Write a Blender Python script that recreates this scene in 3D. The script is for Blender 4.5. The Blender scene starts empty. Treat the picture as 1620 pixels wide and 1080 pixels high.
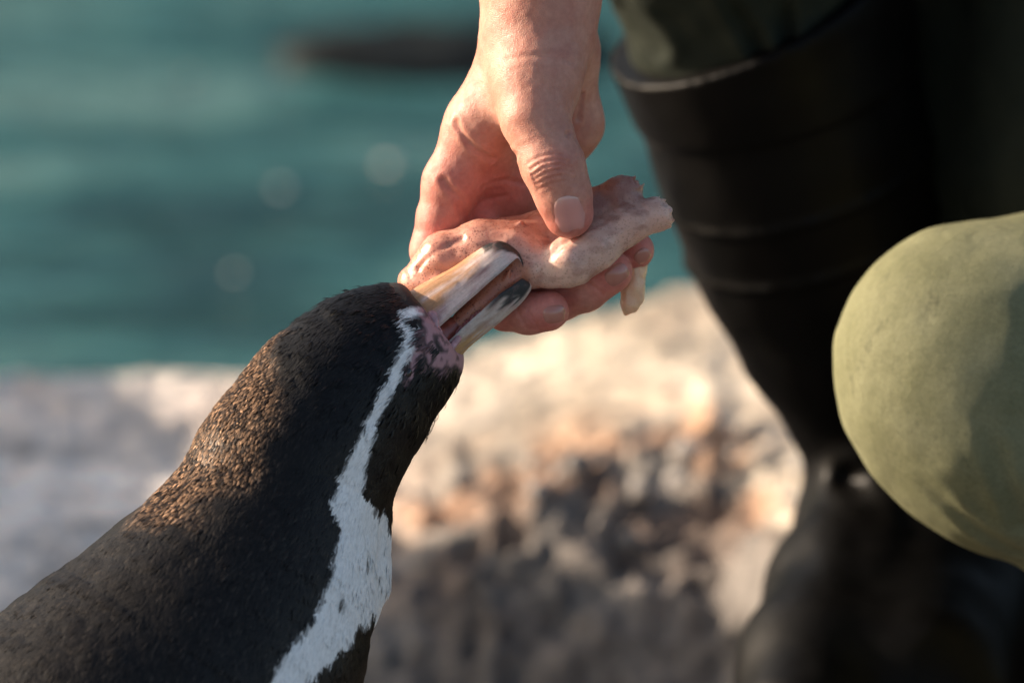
import bpy, math, random
import numpy as np
from mathutils import Vector, Matrix

rng = np.random.default_rng(7)
random.seed(7)
SC = bpy.context.scene
COL = SC.collection

# ------------------------------------------------------------------ camera
DIST = 3.65                       # metres from lens to the focal plane
PITCH = math.radians(20)
TZ = 0.43                         # height of the aimed point above the low ground
cam_d = bpy.data.cameras.new('camera')
cam = bpy.data.objects.new('camera', cam_d)
COL.objects.link(cam)
cam_d.lens = 300
cam_d.sensor_width = 36
cam_d.clip_start = 0.1
cam_d.clip_end = 2000
FWD = np.array([0, math.cos(PITCH), -math.sin(PITCH)])
UP = np.array([0, math.sin(PITCH), math.cos(PITCH)])
RIGHT = np.array([1.0, 0, 0])
TGT = np.array([0, 0, TZ])
cam.location = TGT - DIST * FWD
cam.rotation_euler = (math.pi / 2 - PITCH, 0, 0)
cam_d.dof.use_dof = True
cam_d.dof.focus_distance = DIST - 0.010
cam_d.dof.aperture_fstop = 5.2
cam_d.dof.aperture_blades = 0
SC.camera = cam
S = DIST * 36 / 300 / 1620        # metres per photo pixel at the focal plane

# ------------------------------------------------------------------ light
SUN_EL = math.radians(19)
SUN_AZ = math.radians(18)          # swing from straight left towards the back
sdir = np.array([-math.cos(SUN_EL) * math.cos(SUN_AZ), math.cos(SUN_EL) * math.sin(SUN_AZ), math.sin(SUN_EL)])
world = bpy.data.worlds.new('World')
SC.world = world
world.use_nodes = True
wn = world.node_tree
sky = wn.nodes.new('ShaderNodeTexSky')
sky.sky_type = 'NISHITA'
sky.sun_disc = False
sky.dust_density = 3.0
sky.ozone_density = .6
sky.sun_elevation = SUN_EL
sky.sun_rotation = math.atan2(sdir[0], sdir[1])
wn.links.new(sky.outputs[0], wn.nodes['Background'].inputs[0])
wn.nodes['Background'].inputs[1].default_value = 0.105
sun_d = bpy.data.lights.new('sun', 'SUN')
sun_d.energy = 5.0
sun_d.angle = math.radians(0.6)
sun_d.color = (1.0, 0.83, 0.66)
sun = bpy.data.objects.new('sun', sun_d)
COL.objects.link(sun)
sun.rotation_euler = Vector(sdir).to_track_quat('Z', 'Y').to_euler()
sun.location = (-3, 0, 4)
SC.view_settings.view_transform = 'Standard'
SC.view_settings.look = 'None'
SC.view_settings.gamma = 1
SC.view_settings.exposure = 0.92
SC.render.engine = 'CYCLES'
SC.cycles.use_denoising = True
SC.cycles.max_bounces = 8

# ------------------------------------------------------------------ numeric helpers
def noise3(p, seed=0):
    """smooth value noise in [-1,1]; p is (n,3)"""
    p = np.asarray(p, dtype=np.float64)
    i = np.floor(p).astype(np.int64)
    f = p - i
    f = f * f * f * (f * (f * 6 - 15) + 10)
    out = 0
    for dx in (0, 1):
        for dy in (0, 1):
            for dz in (0, 1):
                h = (i[:, 0] + dx) * 374761393 + (i[:, 1] + dy) * 668265263 + (i[:, 2] + dz) * 2147483647 + seed * 974711
                h = (h ^ (h >> 13)) * 1274126177
                h = (h ^ (h >> 16)) & 0xffff
                w = (f[:, 0] if dx else 1 - f[:, 0]) * (f[:, 1] if dy else 1 - f[:, 1]) * (f[:, 2] if dz else 1 - f[:, 2])
                out = out + w * (h / 32767.5 - 1)
    return out

def fbm(p, octaves=4, seed=0, gain=.5):
    a, s, out = 1.0, 1.0, 0
    for o in range(octaves):
        out = out + a * noise3(p * s, seed + o)
        a *= gain
        s *= 2.03
    return out

def sstep(a, b, x):
    t = np.clip((x - a) / (b - a), 0, 1)
    return t * t * (3 - 2 * t)

def mp(px, py, Z=0.0):
    """photo pixel + depth (in focal-plane pixels) -> model space"""
    f = 1 + Z * S / DIST
    return np.array([(px - 810) * f, (540 - py) * f, Z], dtype=np.float64)

def to_world(m):
    m = np.asarray(m, dtype=np.float64)
    return TGT + S * (m[:, 0:1] * RIGHT + m[:, 1:2] * UP + m[:, 2:3] * FWD)

def smin(a, b, k):
    if k <= 0:
        return np.minimum(a, b)
    h = np.maximum(k - np.abs(a - b), 0) / k
    return np.minimum(a, b) - h * h * k * .25

def seg_dist(p, a, b):
    ab = b - a
    t = np.clip(((p - a) @ ab) / max(ab @ ab, 1e-9), 0, 1)
    return np.linalg.norm(p - a - t[:, None] * ab, axis=1), t

def poly_dist(p, pts):
    """distance to a polyline of 3D points; also interpolated 4th column"""
    best = np.full(len(p), 1e9)
    val = np.zeros(len(p))
    for a, b in zip(pts[:-1], pts[1:]):
        d, t = seg_dist(p, a[:3], b[:3])
        m = d < best
        best = np.where(m, d, best)
        if len(a) > 3:
            val = np.where(m, a[3] + (b[3] - a[3]) * t, val)
    return best, val

class SDF:
    def __init__(self):
        self.ops = []
    def cone(self, a, b, k=0, sub=False):
        """tapered capsule; a, b = (px, py, Z, r)"""
        fa = 1 + a[2] * S / DIST
        fb = 1 + b[2] * S / DIST
        self.ops.append(('c', mp(*a[:3]), mp(*b[:3]), a[3] * fa, b[3] * fb, k, sub))
        return self
    def chain(self, pts, k=0, kin=None):
        for i, (a, b) in enumerate(zip(pts[:-1], pts[1:])):
            self.cone(a, b, k if i == 0 or kin is None else kin)
        return self
    def ell(self, c, r, k=0, rot=0.0, sub=False):
        """ellipsoid, radii in px, rotated in the picture plane"""
        self.ops.append(('e', mp(*c), np.array(r, float), math.radians(rot), k, sub))
        return self
    def disp(self, fn):
        self.ops.append(('d', fn))
        return self
    def __call__(self, p):
        F = np.full(len(p), 1e6)
        for o in self.ops:
            if o[0] == 'd':
                F = o[1](p, F)
                continue
            if o[0] == 'c':
                _, a, b, ra, rb, k, sub = o
                mg = max(ra, rb) + k + 110
                lo, hi = np.minimum(a, b) - mg, np.maximum(a, b) + mg
                m = (p[:, 0] > lo[0]) & (p[:, 0] < hi[0])
                m &= (p[:, 1] > lo[1]) & (p[:, 1] < hi[1])
                m &= (p[:, 2] > lo[2]) & (p[:, 2] < hi[2])
                m = np.flatnonzero(m)
                if len(m):
                    d, t = seg_dist(p[m], a, b)
                    F[m] = smin(F[m], d - (ra + (rb - ra) * t), k)
                continue
            else:
                _, c, r, rot, k, sub = o
                q = p - c
                cs, sn = math.cos(rot), math.sin(rot)
                q = np.stack([q[:, 0] * cs + q[:, 1] * sn, -q[:, 0] * sn + q[:, 1] * cs, q[:, 2]], 1)
                k0 = np.linalg.norm(q / r, axis=1)
                k1 = np.linalg.norm(q / (r * r), axis=1)
                d = k0 * (k0 - 1) / np.maximum(k1, 1e-9)
            F = -smin(-F, d, k) if sub else smin(F, d, k)
        return F
    def grad(self, p, e=.6):
        g = np.stack([self(p + np.eye(3)[i] * e) - self(p - np.eye(3)[i] * e) for i in range(3)], 1)
        return g / np.maximum(np.linalg.norm(g, axis=1, keepdims=True), 1e-9)

def raycast(sdf, px, py, z0=-900, z1=1500):
    """first hit of the view ray through a photo pixel with the shape, in model space"""
    Z = np.arange(z0, z1, 4.0)
    P = np.array([mp(px, py, z) for z in Z])
    F = sdf(P)
    i = np.argmax(F < 0)
    if F[i] >= 0:
        i = int(np.argmin(F))
        return P[i]
    t = F[i - 1] / (F[i - 1] - F[i]) if i else 0
    return P[i - 1] + (P[i] - P[i - 1]) * t

def surface(sdf, lo, hi, h, project=2):
    """surface nets on a two-level grid; returns verts (model space) and quads"""
    lo = np.array(lo, float); hi = np.array(hi, float)
    C = 4
    n = (np.ceil((hi - lo) / (h * C)).astype(int))
    cg = np.stack(np.meshgrid(*[lo[i] + np.arange(n[i] + 1) * h * C for i in range(3)], indexing='ij'), -1)
    Fc = sdf(cg.reshape(-1, 3)).reshape(n + 1)
    # coarse cells near the surface
    mn = np.minimum.reduce([Fc[dx:n[0] + dx, dy:n[1] + dy, dz:n[2] + dz] for dx in (0, 1) for dy in (0, 1) for dz in (0, 1)])
    mx = np.maximum.reduce([Fc[dx:n[0] + dx, dy:n[1] + dy, dz:n[2] + dz] for dx in (0, 1) for dy in (0, 1) for dz in (0, 1)])
    near = (mn < h * C * .9) & (mx > -h * C * .9)
    N = n * C + 1
    ctr = (mn + mx) / 2
    F = np.empty(N, np.float32)
    up = np.repeat(np.repeat(np.repeat(ctr, C, 0), C, 1), C, 2)
    F[:-1, :-1, :-1] = up
    F[-1], F[:, -1], F[:, :, -1] = 1e3, 1e3, 1e3
    need = np.zeros(N, bool)
    upn = np.repeat(np.repeat(np.repeat(near, C, 0), C, 1), C, 2)
    for dx in (0, 1):
        for dy in (0, 1):
            for dz in (0, 1):
                need[dx:N[0] - 1 + dx, dy:N[1] - 1 + dy, dz:N[2] - 1 + dz] |= upn
    idx = np.argwhere(need)
    vals = np.empty(len(idx), np.float32)
    for s0 in range(0, len(idx), 400000):
        vals[s0:s0 + 400000] = sdf(lo + idx[s0:s0 + 400000] * h)
    F[need] = vals
    ins = F < 0
    cnt = sum(ins[dx:N[0] - 1 + dx, dy:N[1] - 1 + dy, dz:N[2] - 1 + dz].astype(np.int8) for dx in (0, 1) for dy in (0, 1) for dz in (0, 1))
    act = (cnt > 0) & (cnt < 8)
    cells = np.argwhere(act)
    vid = np.full(act.shape, -1, np.int64)
    vid[act] = np.arange(len(cells))
    acc = np.zeros((len(cells), 3)); num = np.zeros(len(cells))
    corners = [(dx, dy, dz) for dx in (0, 1) for dy in (0, 1) for dz in (0, 1)]
    for a in corners:
        for ax in range(3):
            if a[ax]:
                continue
            b = list(a); b[ax] = 1
            fa = F[cells[:, 0] + a[0], cells[:, 1] + a[1], cells[:, 2] + a[2]]
            fb = F[cells[:, 0] + b[0], cells[:, 1] + b[1], cells[:, 2] + b[2]]
            m = (fa < 0) != (fb < 0)
            t = np.where(m, fa / np.where(m, fa - fb, 1), 0)
            q = np.tile(np.array(a, float), (len(cells), 1))
            q[:, ax] = t
            acc[m] += q[m]; num[m] += 1
    V = lo + (cells + acc / np.maximum(num, 1)[:, None]) * h
    quads = []
    for ax in range(3):
        o1, o2 = [(1, 2), (2, 0), (0, 1)][ax]
        sl0 = [slice(None)] * 3; sl1 = [slice(None)] * 3
        sl0[ax] = slice(0, -1); sl1[ax] = slice(1, None)
        e = np.argwhere(ins[tuple(sl0)] != ins[tuple(sl1)])
        ok = (e[:, o1] > 0) & (e[:, o2] > 0) & (e[:, o1] < N[o1] - 1) & (e[:, o2] < N[o2] - 1)
        e = e[ok]
        flip = ~ins[e[:, 0], e[:, 1], e[:, 2]]
        def cell(d1, d2):
            c = e.copy(); c[:, o1] -= d1; c[:, o2] -= d2
            return vid[c[:, 0], c[:, 1], c[:, 2]]
        q = np.stack([cell(1, 1), cell(0, 1), cell(0, 0), cell(1, 0)], 1)
        q[flip] = q[flip][:, ::-1]
        quads.append(q)
    Q = np.concatenate(quads)
    Q = Q[(Q >= 0).all(1)]
    for _ in range(project):
        d = sdf(V)
        V = V - np.clip(d, -h, h)[:, None] * sdf.grad(V, h * .3) * .9
    return V, Q

# ------------------------------------------------------------------ object helpers
def tag(o, label=None, cat=None, group=None, kind=None):
    for k, v in (('label', label), ('category', cat), ('group', group), ('kind', kind)):
        if v:
            o[k] = v
    return o

def mesh_obj(name, V, Fc, mat, parent=None, col=None, smooth=True, sh=None):
    """V: world-space (n,3)"""
    V = np.asarray(V, dtype=np.float32)
    me = bpy.data.meshes.new(name)
    if isinstance(Fc, np.ndarray):
        k = Fc.shape[1]
        me.vertices.add(len(V)); me.loops.add(Fc.size); me.polygons.add(len(Fc))
        me.vertices.foreach_set('co', V.ravel())
        me.loops.foreach_set('vertex_index', Fc.astype(np.int32).ravel())
        me.polygons.foreach_set('loop_start', np.arange(len(Fc), dtype=np.int32) * k)
        me.update(calc_edges=True)
        me.validate()
    else:
        me.from_pydata([tuple(map(float, v)) for v in V], [], [tuple(map(int, f)) for f in Fc])
        me.update()
    if smooth:
        me.polygons.foreach_set('use_smooth', np.ones(len(me.polygons), bool))
    if col is not None:
        a = me.color_attributes.new('Col', 'FLOAT_COLOR', 'POINT')
        c = np.ones((len(V), 4), np.float32)
        c[:, :3] = col
        a.data.foreach_set('color', c.ravel())
    if sh is not None:
        a = me.attributes.new('SH', 'FLOAT_VECTOR', 'POINT')
        a.data.foreach_set('vector', np.asarray(sh, np.float32).ravel())
    if mat:
        me.materials.append(mat)
    o = bpy.data.objects.new(name, me)
    COL.objects.link(o)
    if parent:
        o.parent = parent
        root = parent
        off = Vector((0, 0, 0))
        while root:
            off += root.location
            root = root.parent
        me.transform(Matrix.Translation(-off))
    return o

def empty(name, loc):
    o = bpy.data.objects.new(name, None)
    COL.objects.link(o)
    o.location = loc
    o.empty_display_size = .05
    return o

def cr(pts, n):
    """Catmull-Rom through rows of pts, n samples"""
    P = np.asarray(pts, float)
    P = np.vstack([2 * P[0] - P[1], P, 2 * P[-1] - P[-2]])
    m = len(P) - 3
    out = []
    for u in np.linspace(0, m - 1e-9, n):
        i = int(u); t = u - i
        a, b, c, d = P[i:i + 4]
        out.append(.5 * (2 * b + (c - a) * t + (2 * a - 5 * b + 4 * c - d) * t * t + (3 * b - a - 3 * c + d) * t ** 3))
    return np.array(out)

def loft_faces(nr, nc, closed=True, caps=True):
    F = []
    for i in range(nr - 1):
        for j in range(nc if closed else nc - 1):
            a, b = i * nc + j, i * nc + (j + 1) % nc
            F.append((a, b, b + nc, a + nc))
    if caps and closed:
        F.append(tuple(range(nc - 1, -1, -1)))
        F.append(tuple(range((nr - 1) * nc, nr * nc)))
    return F

# ------------------------------------------------------------------ materials
class Mat:
    def __init__(self, name):
        self.m = bpy.data.materials.new(name)
        self.m.use_nodes = True
        self.nt = self.m.node_tree
        self.b = self.nt.nodes['Principled BSDF']
        self._tc = None
    def n(self, t, **kw):
        x = self.nt.nodes.new('ShaderNode' + t)
        for k, v in kw.items():
            if k.startswith('_'):
                setattr(x, k[1:], v)
            else:
                key = k.replace('__', ' ')
                x.inputs[key].default_value = v
        return x
    def l(self, a, b):
        self.nt.links.new(a, b)
    def co(self):
        if not self._tc:
            self._tc = self.n('NewGeometry').outputs['Position']
        return self._tc
    def noise(self, scale, detail=4, rough=.55, vec=None):
        x = self.n('TexNoise', Scale=scale, Detail=detail, Roughness=rough)
        self.l(vec or self.co(), x.inputs['Vector'])
        return x.outputs['Fac']
    def voro(self, scale, feature='F1', vec=None, rnd=1.0):
        x = self.n('TexVoronoi', Scale=scale, Randomness=rnd)
        x.feature = feature
        self.l(vec or self.co(), x.inputs['Vector'])
        return x
    def ramp(self, fac, stops, interp='LINEAR'):
        x = self.n('ValToRGB')
        x.color_ramp.interpolation = interp
        e = x.color_ramp.elements
        while len(e) < len(stops):
            e.new(.5)
        for s, (p, c) in zip(e, stops):
            s.position = p
            s.color = (*c, 1) if len(c) == 3 else c
        self.l(fac, x.inputs[0])
        return x.outputs[0]
    def mix(self, fac, a, b, mode='MIX'):
        x = self.n('Mix')
        x.data_type = 'RGBA'
        x.blend_type = mode
        for s, v in ((x.inputs[0], fac), (x.inputs[6], a), (x.inputs[7], b)):
            if hasattr(v, 'links'):
                self.l(v, s)
            else:
                s.default_value = v if isinstance(v, (int, float)) else (*v, 1)
        return x.outputs[2]
    def math(self, op, a, b=None, clamp=False):
        x = self.n('Math')
        x.operation = op
        x.use_clamp = clamp
        for s, v in zip(x.inputs, (a, b)):
            if v is None:
                continue
            if hasattr(v, 'links'):
                self.l(v, s)
            else:
                s.default_value = v
        return x.outputs[0]
    def attr(self):
        return self.n('Attribute', _attribute_name='Col').outputs['Color']
    def bump(self, h, strength, dist, prev=None):
        x = self.n('Bump', Strength=strength, Distance=dist)
        self.l(h, x.inputs['Height'])
        if prev:
            self.l(prev, x.inputs['Normal'])
        self.l(x.outputs[0], self.b.inputs['Normal'])
        return x.outputs[0]
    def set(self, **kw):
        for k, v in kw.items():
            s = self.b.inputs[k.replace('__', ' ')]
            if hasattr(v, 'links'):
                self.l(v, s)
            else:
                s.default_value = (*v, 1) if isinstance(v, tuple) and len(v) == 3 and s.type == 'RGBA' else v
        return self
    def sss(self, w, scale, radius=(1, .35, .2)):
        self.b.inputs['Subsurface Weight'].default_value = w
        self.b.inputs['Subsurface Scale'].default_value = scale
        self.b.inputs['Subsurface Radius'].default_value = radius

def mat_skin():
    m = Mat('skin')
    blotch = m.ramp(m.noise(90, 3), [(.35, (.92, .78, .75)), (.65, (1.06, 1.06, 1.05))])
    b2_ = m.ramp(m.noise(420, 3), [(.3, (.90, .85, .84)), (.7, (1.05, 1.05, 1.05))])
    m.set(Base__Color=m.mix(1.0, m.mix(1.0, m.attr(), blotch, 'MULTIPLY'), b2_, 'MULTIPLY'))
    m.sss(.35, .0035)
    m.set(Roughness=m.ramp(m.noise(220, 3), [(.3, (.40,) * 3), (.7, (.6,) * 3)]), **{'Specular IOR Level': .38})
    v = m.voro(1150, 'DISTANCE_TO_EDGE').outputs['Distance']
    a = m.bump(v, .45, .0005)
    m.bump(m.noise(420, 4, .6), .25, .0008, a)
    return m.m

def mat_nail():
    m = Mat('nail')
    m.set(Base__Color=m.attr(), Roughness=.18)
    m.sss(.3, .002)
    m.set(**{'Coat Weight': .6, 'Coat Roughness': .12})
    return m.m

def mat_squid(name='squid_flesh', dots=1.0):
    m = Mat(name)
    big = m.noise(26, 3)
    v1 = m.voro(860)
    v2 = m.voro(430)
    d1 = m.ramp(v1.outputs['Distance'], [(.16, (1,) * 3), (.34, (0,) * 3)])
    d2 = m.ramp(v2.outputs['Distance'], [(.14, (1,) * 3), (.27, (0,) * 3)])
    sel = m.ramp(m.noise(75, 3, .6), [(.30, (0.1,) * 3), (.52, (1,) * 3)])
    fac = m.math('MULTIPLY', m.math('MAXIMUM', d1, d2), sel)
    dens = m.n('Attribute', _attribute_name='SH').outputs['Fac']
    fac = m.math('MULTIPLY', fac, m.math('MULTIPLY', dens, .8 * dots), True)
    base = m.mix(m.ramp(big, [(.35, (0,) * 3), (.7, (1,) * 3)]), (1.0, 1.0, 1.0), (.97, .85, .80))
    base = m.mix(1.0, m.attr(), base, 'MULTIPLY')
    vein = m.ramp(m.noise(140, 5, .65), [(.48, (0,) * 3), (.75, (1,) * 3)])
    base = m.mix(m.math('MULTIPLY', vein, .35 * dots), base, (.42, .17, .13))
    m.set(Base__Color=m.mix(fac, base, (.16, .045, .028)), Roughness=m.ramp(m.noise(260, 4), [(.35, (.22,) * 3), (.65, (.48,) * 3)]))
    m.sss(.45, .005, (1, .5, .35))
    m.set(**{'Coat Weight': .10, 'Coat Roughness': .2})
    m.bump(m.noise(300, 5, .6), .3, .0012)
    return m.m

def mat_vcol(name, rough=.5, coat=0, sss=0, bump=None, spec=.5, streak=None):
    m = Mat(name)
    c = m.attr()
    if streak:
        f = m.ramp(m.noise(streak, 5, .65), [(.3, (.72,) * 3), (.7, (1.1,) * 3)])
        c = m.mix(1.0, c, f, 'MULTIPLY')
    m.set(Base__Color=c, Roughness=rough, **{'Specular IOR Level': spec})
    if coat:
        m.set(**{'Coat Weight': coat, 'Coat Roughness': .12})
    if sss:
        m.sss(sss, .002)
    if bump:
        m.bump(m.noise(bump[0], 4, .6), bump[1], bump[2])
    return m.m

def mat_bill():
    m = Mat('bill_horn')
    sh = m.n('Attribute', _attribute_name='SH').outputs['Vector']
    mpn = m.n('Mapping')
    mpn.inputs['Scale'].default_value = (8, 30, 1)
    m.l(sh, mpn.inputs['Vector'])
    f = m.noise(1.0, 6, .7, mpn.outputs[0])
    line = m.ramp(f, [(.30, (.42, .34, .28)), (.45, (.85, .80, .76)), (.60, (1.04, 1.04, 1.04)), (.75, (1.22, 1.2, 1.16))])
    sc = m.ramp(m.noise(900, 2), [(.3, (.88,) * 3), (.7, (1.06,) * 3)])
    c = m.mix(.55, m.attr(), line, 'MULTIPLY')
    c = m.mix(m.math('MULTIPLY', m.ramp(m.noise(190, 4, .65), [(.52, (0,) * 3), (.72, (1,) * 3)]), .35), c, (.42, .20, .19))
    m.set(Base__Color=m.mix(1.0, c, sc, 'MULTIPLY'), Roughness=m.ramp(f, [(.3, (.5,) * 3), (.7, (.3,) * 3)]))
    m.sss(.2, .0018)
    m.set(**{'Coat Weight': .15, 'Coat Roughness': .2})
    p = m.bump(f, .45, .0012)
    m.bump(m.noise(500, 3), .2, .0004, p)
    return m.m

def mat_feather():
    m = Mat('feather')
    m.set(Base__Color=m.attr(), Roughness=.42, **{'Specular IOR Level': .22})
    return m.m

def mat_rubber():
    m = Mat('black_rubber')
    d = m.noise(14, 5, .6)
    m.set(Base__Color=m.ramp(d, [(.35, (.0016, .0015, .0014)), (.7, (.0042, .0037, .0033))]))
    m.set(Roughness=m.ramp(m.noise(30, 4), [(.3, (.38,) * 3), (.7, (.58,) * 3)]), **{'Specular IOR Level': .10})
    m.bump(m.noise(120, 4), .15, .002)
    return m.m

def mat_cloth(name, a, b, dirt):
    m = Mat(name)
    blot = m.ramp(m.noise(28, 5, .65), [(.34, (0,) * 3), (.68, (1,) * 3)])
    fine = m.ramp(m.noise(500, 3, .7), [(.3, (.86,) * 3), (.7, (1.1,) * 3)])
    c = m.mix(blot, a, b)
    st = m.ramp(m.noise(55, 6, .7), [(.60, (0,) * 3), (.72, (1,) * 3)])
    c = m.mix(m.math('MULTIPLY', st, .7), c, dirt)
    m.set(Base__Color=m.mix(1.0, c, fine, 'MULTIPLY'), Roughness=.85)
    m.set(**{'Specular IOR Level': .15})
    w = m.n('TexWave', Scale=900)
    m.l(m.co(), w.inputs['Vector'])
    p = m.bump(w.outputs['Fac'], .3, .0006)
    p = m.bump(m.noise(40, 4), .35, .006, p)
    m.bump(m.noise(700, 2), .2, .0005, p)
    return m.m

def mat_rock(name='rock'):
    m = Mat(name)
    big = m.noise(7, 5, .6)
    mid = m.noise(34, 6, .65)
    c = m.ramp(mid, [(.28, (.16, .14, .125)), (.42, (.30, .265, .235)), (.55, (.44, .40, .36)), (.75, (.56, .52, .475))])
    rust = m.ramp(m.noise(17, 4, .6), [(.50, (0,) * 3), (.66, (1,) * 3)])
    c = m.mix(m.math('MULTIPLY', rust, .25), c, (.38, .24, .16))
    m.set(Base__Color=m.mix(1.0, c, m.attr(), 'MULTIPLY'))
    m.set(Roughness=.8)
    p = m.bump(m.noise(60, 6, .7), .6, .012)
    m.bump(m.noise(260, 4, .7), .4, .004, p)
    return m.m

def mat_water():
    m = Mat('pool_water')
    mp_ = m.n('Mapping')
    mp_.inputs['Scale'].default_value = (1, 2.1, 1)
    m.l(m.co(), mp_.inputs['Vector'])
    t = m.noise(3.6, 4, .5, mp_.outputs[0])
    m.set(Base__Color=m.mix(m.attr(), m.ramp(t, [(.36, (.018, .058, .062)), (.50, (.042, .128, .131)), (.64, (.100, .198, .190))]), (.34, .40, .37)))  # dark and light wave reflections put into the water colour
    m.set(Roughness=.09, IOR=1.333)
    m.bump(m.noise(16, 3, .5, mp_.outputs[0]), .6, .02)
    return m.m

M = {'skin': mat_skin(), 'nail': mat_nail(), 'squid': mat_squid(), 'feather': mat_feather(),
     'rubber': mat_rubber(), 'rock': mat_rock(), 'water': mat_water(),
     'bill': mat_bill(),
     'body': mat_vcol('penguin_skin', .7, 0, 0, (300, .4, .001)),
     'mouth': mat_vcol('mouth_lining', .25, .4, .4, (240, .4, .001), streak=240),
     'olive': mat_cloth('olive_cloth', (.150, .152, .082), (.205, .205, .120), (.080, .082, .050)),
     'shaded_green': mat_cloth('shaded_green_cloth', (.013, .017, .012), (.021, .025, .017), (.010, .011, .008)),  # green cloth with deep shade put into its base colour
     }

# ------------------------------------------------------------------ terrain
def ground_height(x, b, full=False):
    """height relative to the aimed point at world (x, y=b)"""
    n1 = noise3(np.stack([x * 4, b * 4, 0 * x], 1), 3)
    n2 = noise3(np.stack([x * 11, b * 11, 0 * x], 1), 4)
    ridge = .645 + .035 * n1 - .555 * sstep(.10, .22, x) - .03 * sstep(-.08, -.25, x)
    edge = .985 + .03 * n1 + .09 * sstep(.0, .2, x)
    top = -.355 + .042 * sstep(-.12, .12, x) + .006 * n1 - .025 * sstep(.15, .25, x) * sstep(.75, .5, b)
    low = -.44 + .012 * n1 + .055 * sstep(.36, .15, b) * sstep(.16, .04, x)
    z = low + (top - low) * sstep(-.22, .012, b - ridge)
    z = z + (-1.1 - z) * sstep(-.01, .14, b - edge)
    z = z - .030 * sstep(-.09, .0, b - edge)
    mid = np.exp(-((b - ridge - .0) / .055) ** 2) * sstep(-.10, -.02, x) * sstep(.30, .2, x)
    rough = .0020 + .0038 * mid + .0014 * sstep(.0, -.06, b - ridge)
    p = np.stack([x, b, 0 * x], 1)
    cr_ = np.abs(noise3(p * 52, 11)) + .7 * np.abs(noise3(p * 105, 12))
    z = z + rough * (1.8 * n2 + 2.2 * (.5 - cr_) + .8 * noise3(p * 90, 13))
    return (z, b - ridge) if full else z

def warp_axis(lo, hi, flo, fhi, n, nout):
    a = lo + (flo - lo) * (1 - np.linspace(1, 0, nout, endpoint=False) ** 2.2)
    c = fhi + (hi - fhi) * np.linspace(0, 1, nout + 1)[1:] ** 2.2
    return np.concatenate([a, np.linspace(flo, fhi, n), c])

gx = warp_axis(-9, 9, -.45, .42, 300, 40)
gy = warp_axis(-9, 9, -.1, 1.15, 380, 40)
X, Y = np.meshgrid(gx, gy, indexing='ij')
xf, yf = X.ravel(), Y.ravel()
zz, rdist = ground_height(xf, yf, True)
far = sstep(1.0, 3.0, np.maximum(np.abs(xf) - .3, -yf))
zz = np.where(yf < .9, zz * (1 - far) + (-.44 + .05 * noise3(np.stack([xf, yf, 0 * xf], 1), 8)) * far, zz)
nx, ny = X.shape
ii = np.arange(nx * ny).reshape(nx, ny)
quads = np.stack([ii[:-1, :-1], ii[1:, :-1], ii[1:, 1:], ii[:-1, 1:]], -1).reshape(-1, 4)
V = np.stack([xf, yf, zz + TZ], 1)
pn = np.stack([xf, yf, zz], 1)
pale_lit_top = sstep(-.03, .06, rdist + .05 * fbm(pn * 14, 3, 21))            # top bleached by droppings; sun and shade also put into the colour
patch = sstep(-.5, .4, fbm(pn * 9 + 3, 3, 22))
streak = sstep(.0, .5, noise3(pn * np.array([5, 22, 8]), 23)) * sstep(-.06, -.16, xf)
gl = pale_lit_top * (.75 + .55 * patch) + (1 - pale_lit_top) * (.36 + .16 * patch) + .65 * streak
warm = (sstep(-.12, .05, xf) * pale_lit_top)[:, None]  # right part brighter and warmer, its sunlight put into the colour
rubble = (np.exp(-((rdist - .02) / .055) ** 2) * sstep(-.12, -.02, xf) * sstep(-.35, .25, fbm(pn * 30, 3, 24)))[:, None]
gl = gl + 1.3 * sstep(-.06, -.2, xf) * pale_lit_top
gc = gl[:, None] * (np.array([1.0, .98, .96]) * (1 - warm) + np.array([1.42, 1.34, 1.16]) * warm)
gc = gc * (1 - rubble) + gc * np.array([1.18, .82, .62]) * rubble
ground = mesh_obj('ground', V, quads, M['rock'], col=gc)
tag(ground, 'pale weathered rock ledge along the edge of the pool', kind='structure')

# ---- water
wx = warp_axis(-30, 30, -1.0, 1.0, 120, 20)
wy = warp_axis(.9, 40, .95, 2.6, 160, 30)
X, Y = np.meshgrid(wx, wy, indexing='ij')
xf, yf = X.ravel(), Y.ravel()
wz = -.475 + .0035 * noise3(np.stack([xf * 5, yf * 13, 0 * xf], 1), 31) + .0016 * noise3(np.stack([xf * 13, yf * 31, 0 * xf], 1), 32)
nx, ny = X.shape
ii = np.arange(nx * ny).reshape(nx, ny)
quads = np.stack([ii[:-1, :-1], ii[1:, :-1], ii[1:, 1:], ii[:-1, 1:]], -1).reshape(-1, 4)
shal = sstep(1.10, .98, yf + .05 * noise3(np.stack([xf * 9, yf * 9, 0 * xf], 1), 33)) * np.exp(-((xf + .15) / .14) ** 2) * .55     # shallows over the submerged lip of the ledge
water = mesh_obj('water', np.stack([xf, yf, wz + TZ], 1), quads, M['water'], col=np.repeat(shal[:, None], 3, 1))
tag(water, 'teal pool water with soft ripples behind the rock ledge', kind='structure')

# ---- pool floor and the far bank of the pool
def rock_sheet(name, n, m, fn):
    u, v = np.meshgrid(np.linspace(0, 1, n), np.linspace(0, 1, m), indexing='ij')
    P = fn(u.ravel(), v.ravel())
    ii = np.arange(n * m).reshape(n, m)
    q = np.stack([ii[:-1, :-1], ii[1:, :-1], ii[1:, 1:], ii[:-1, 1:]], -1).reshape(-1, 4)
    return mesh_obj(name, P, q, M['rock'], col=np.full((len(P), 3), .55))

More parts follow.
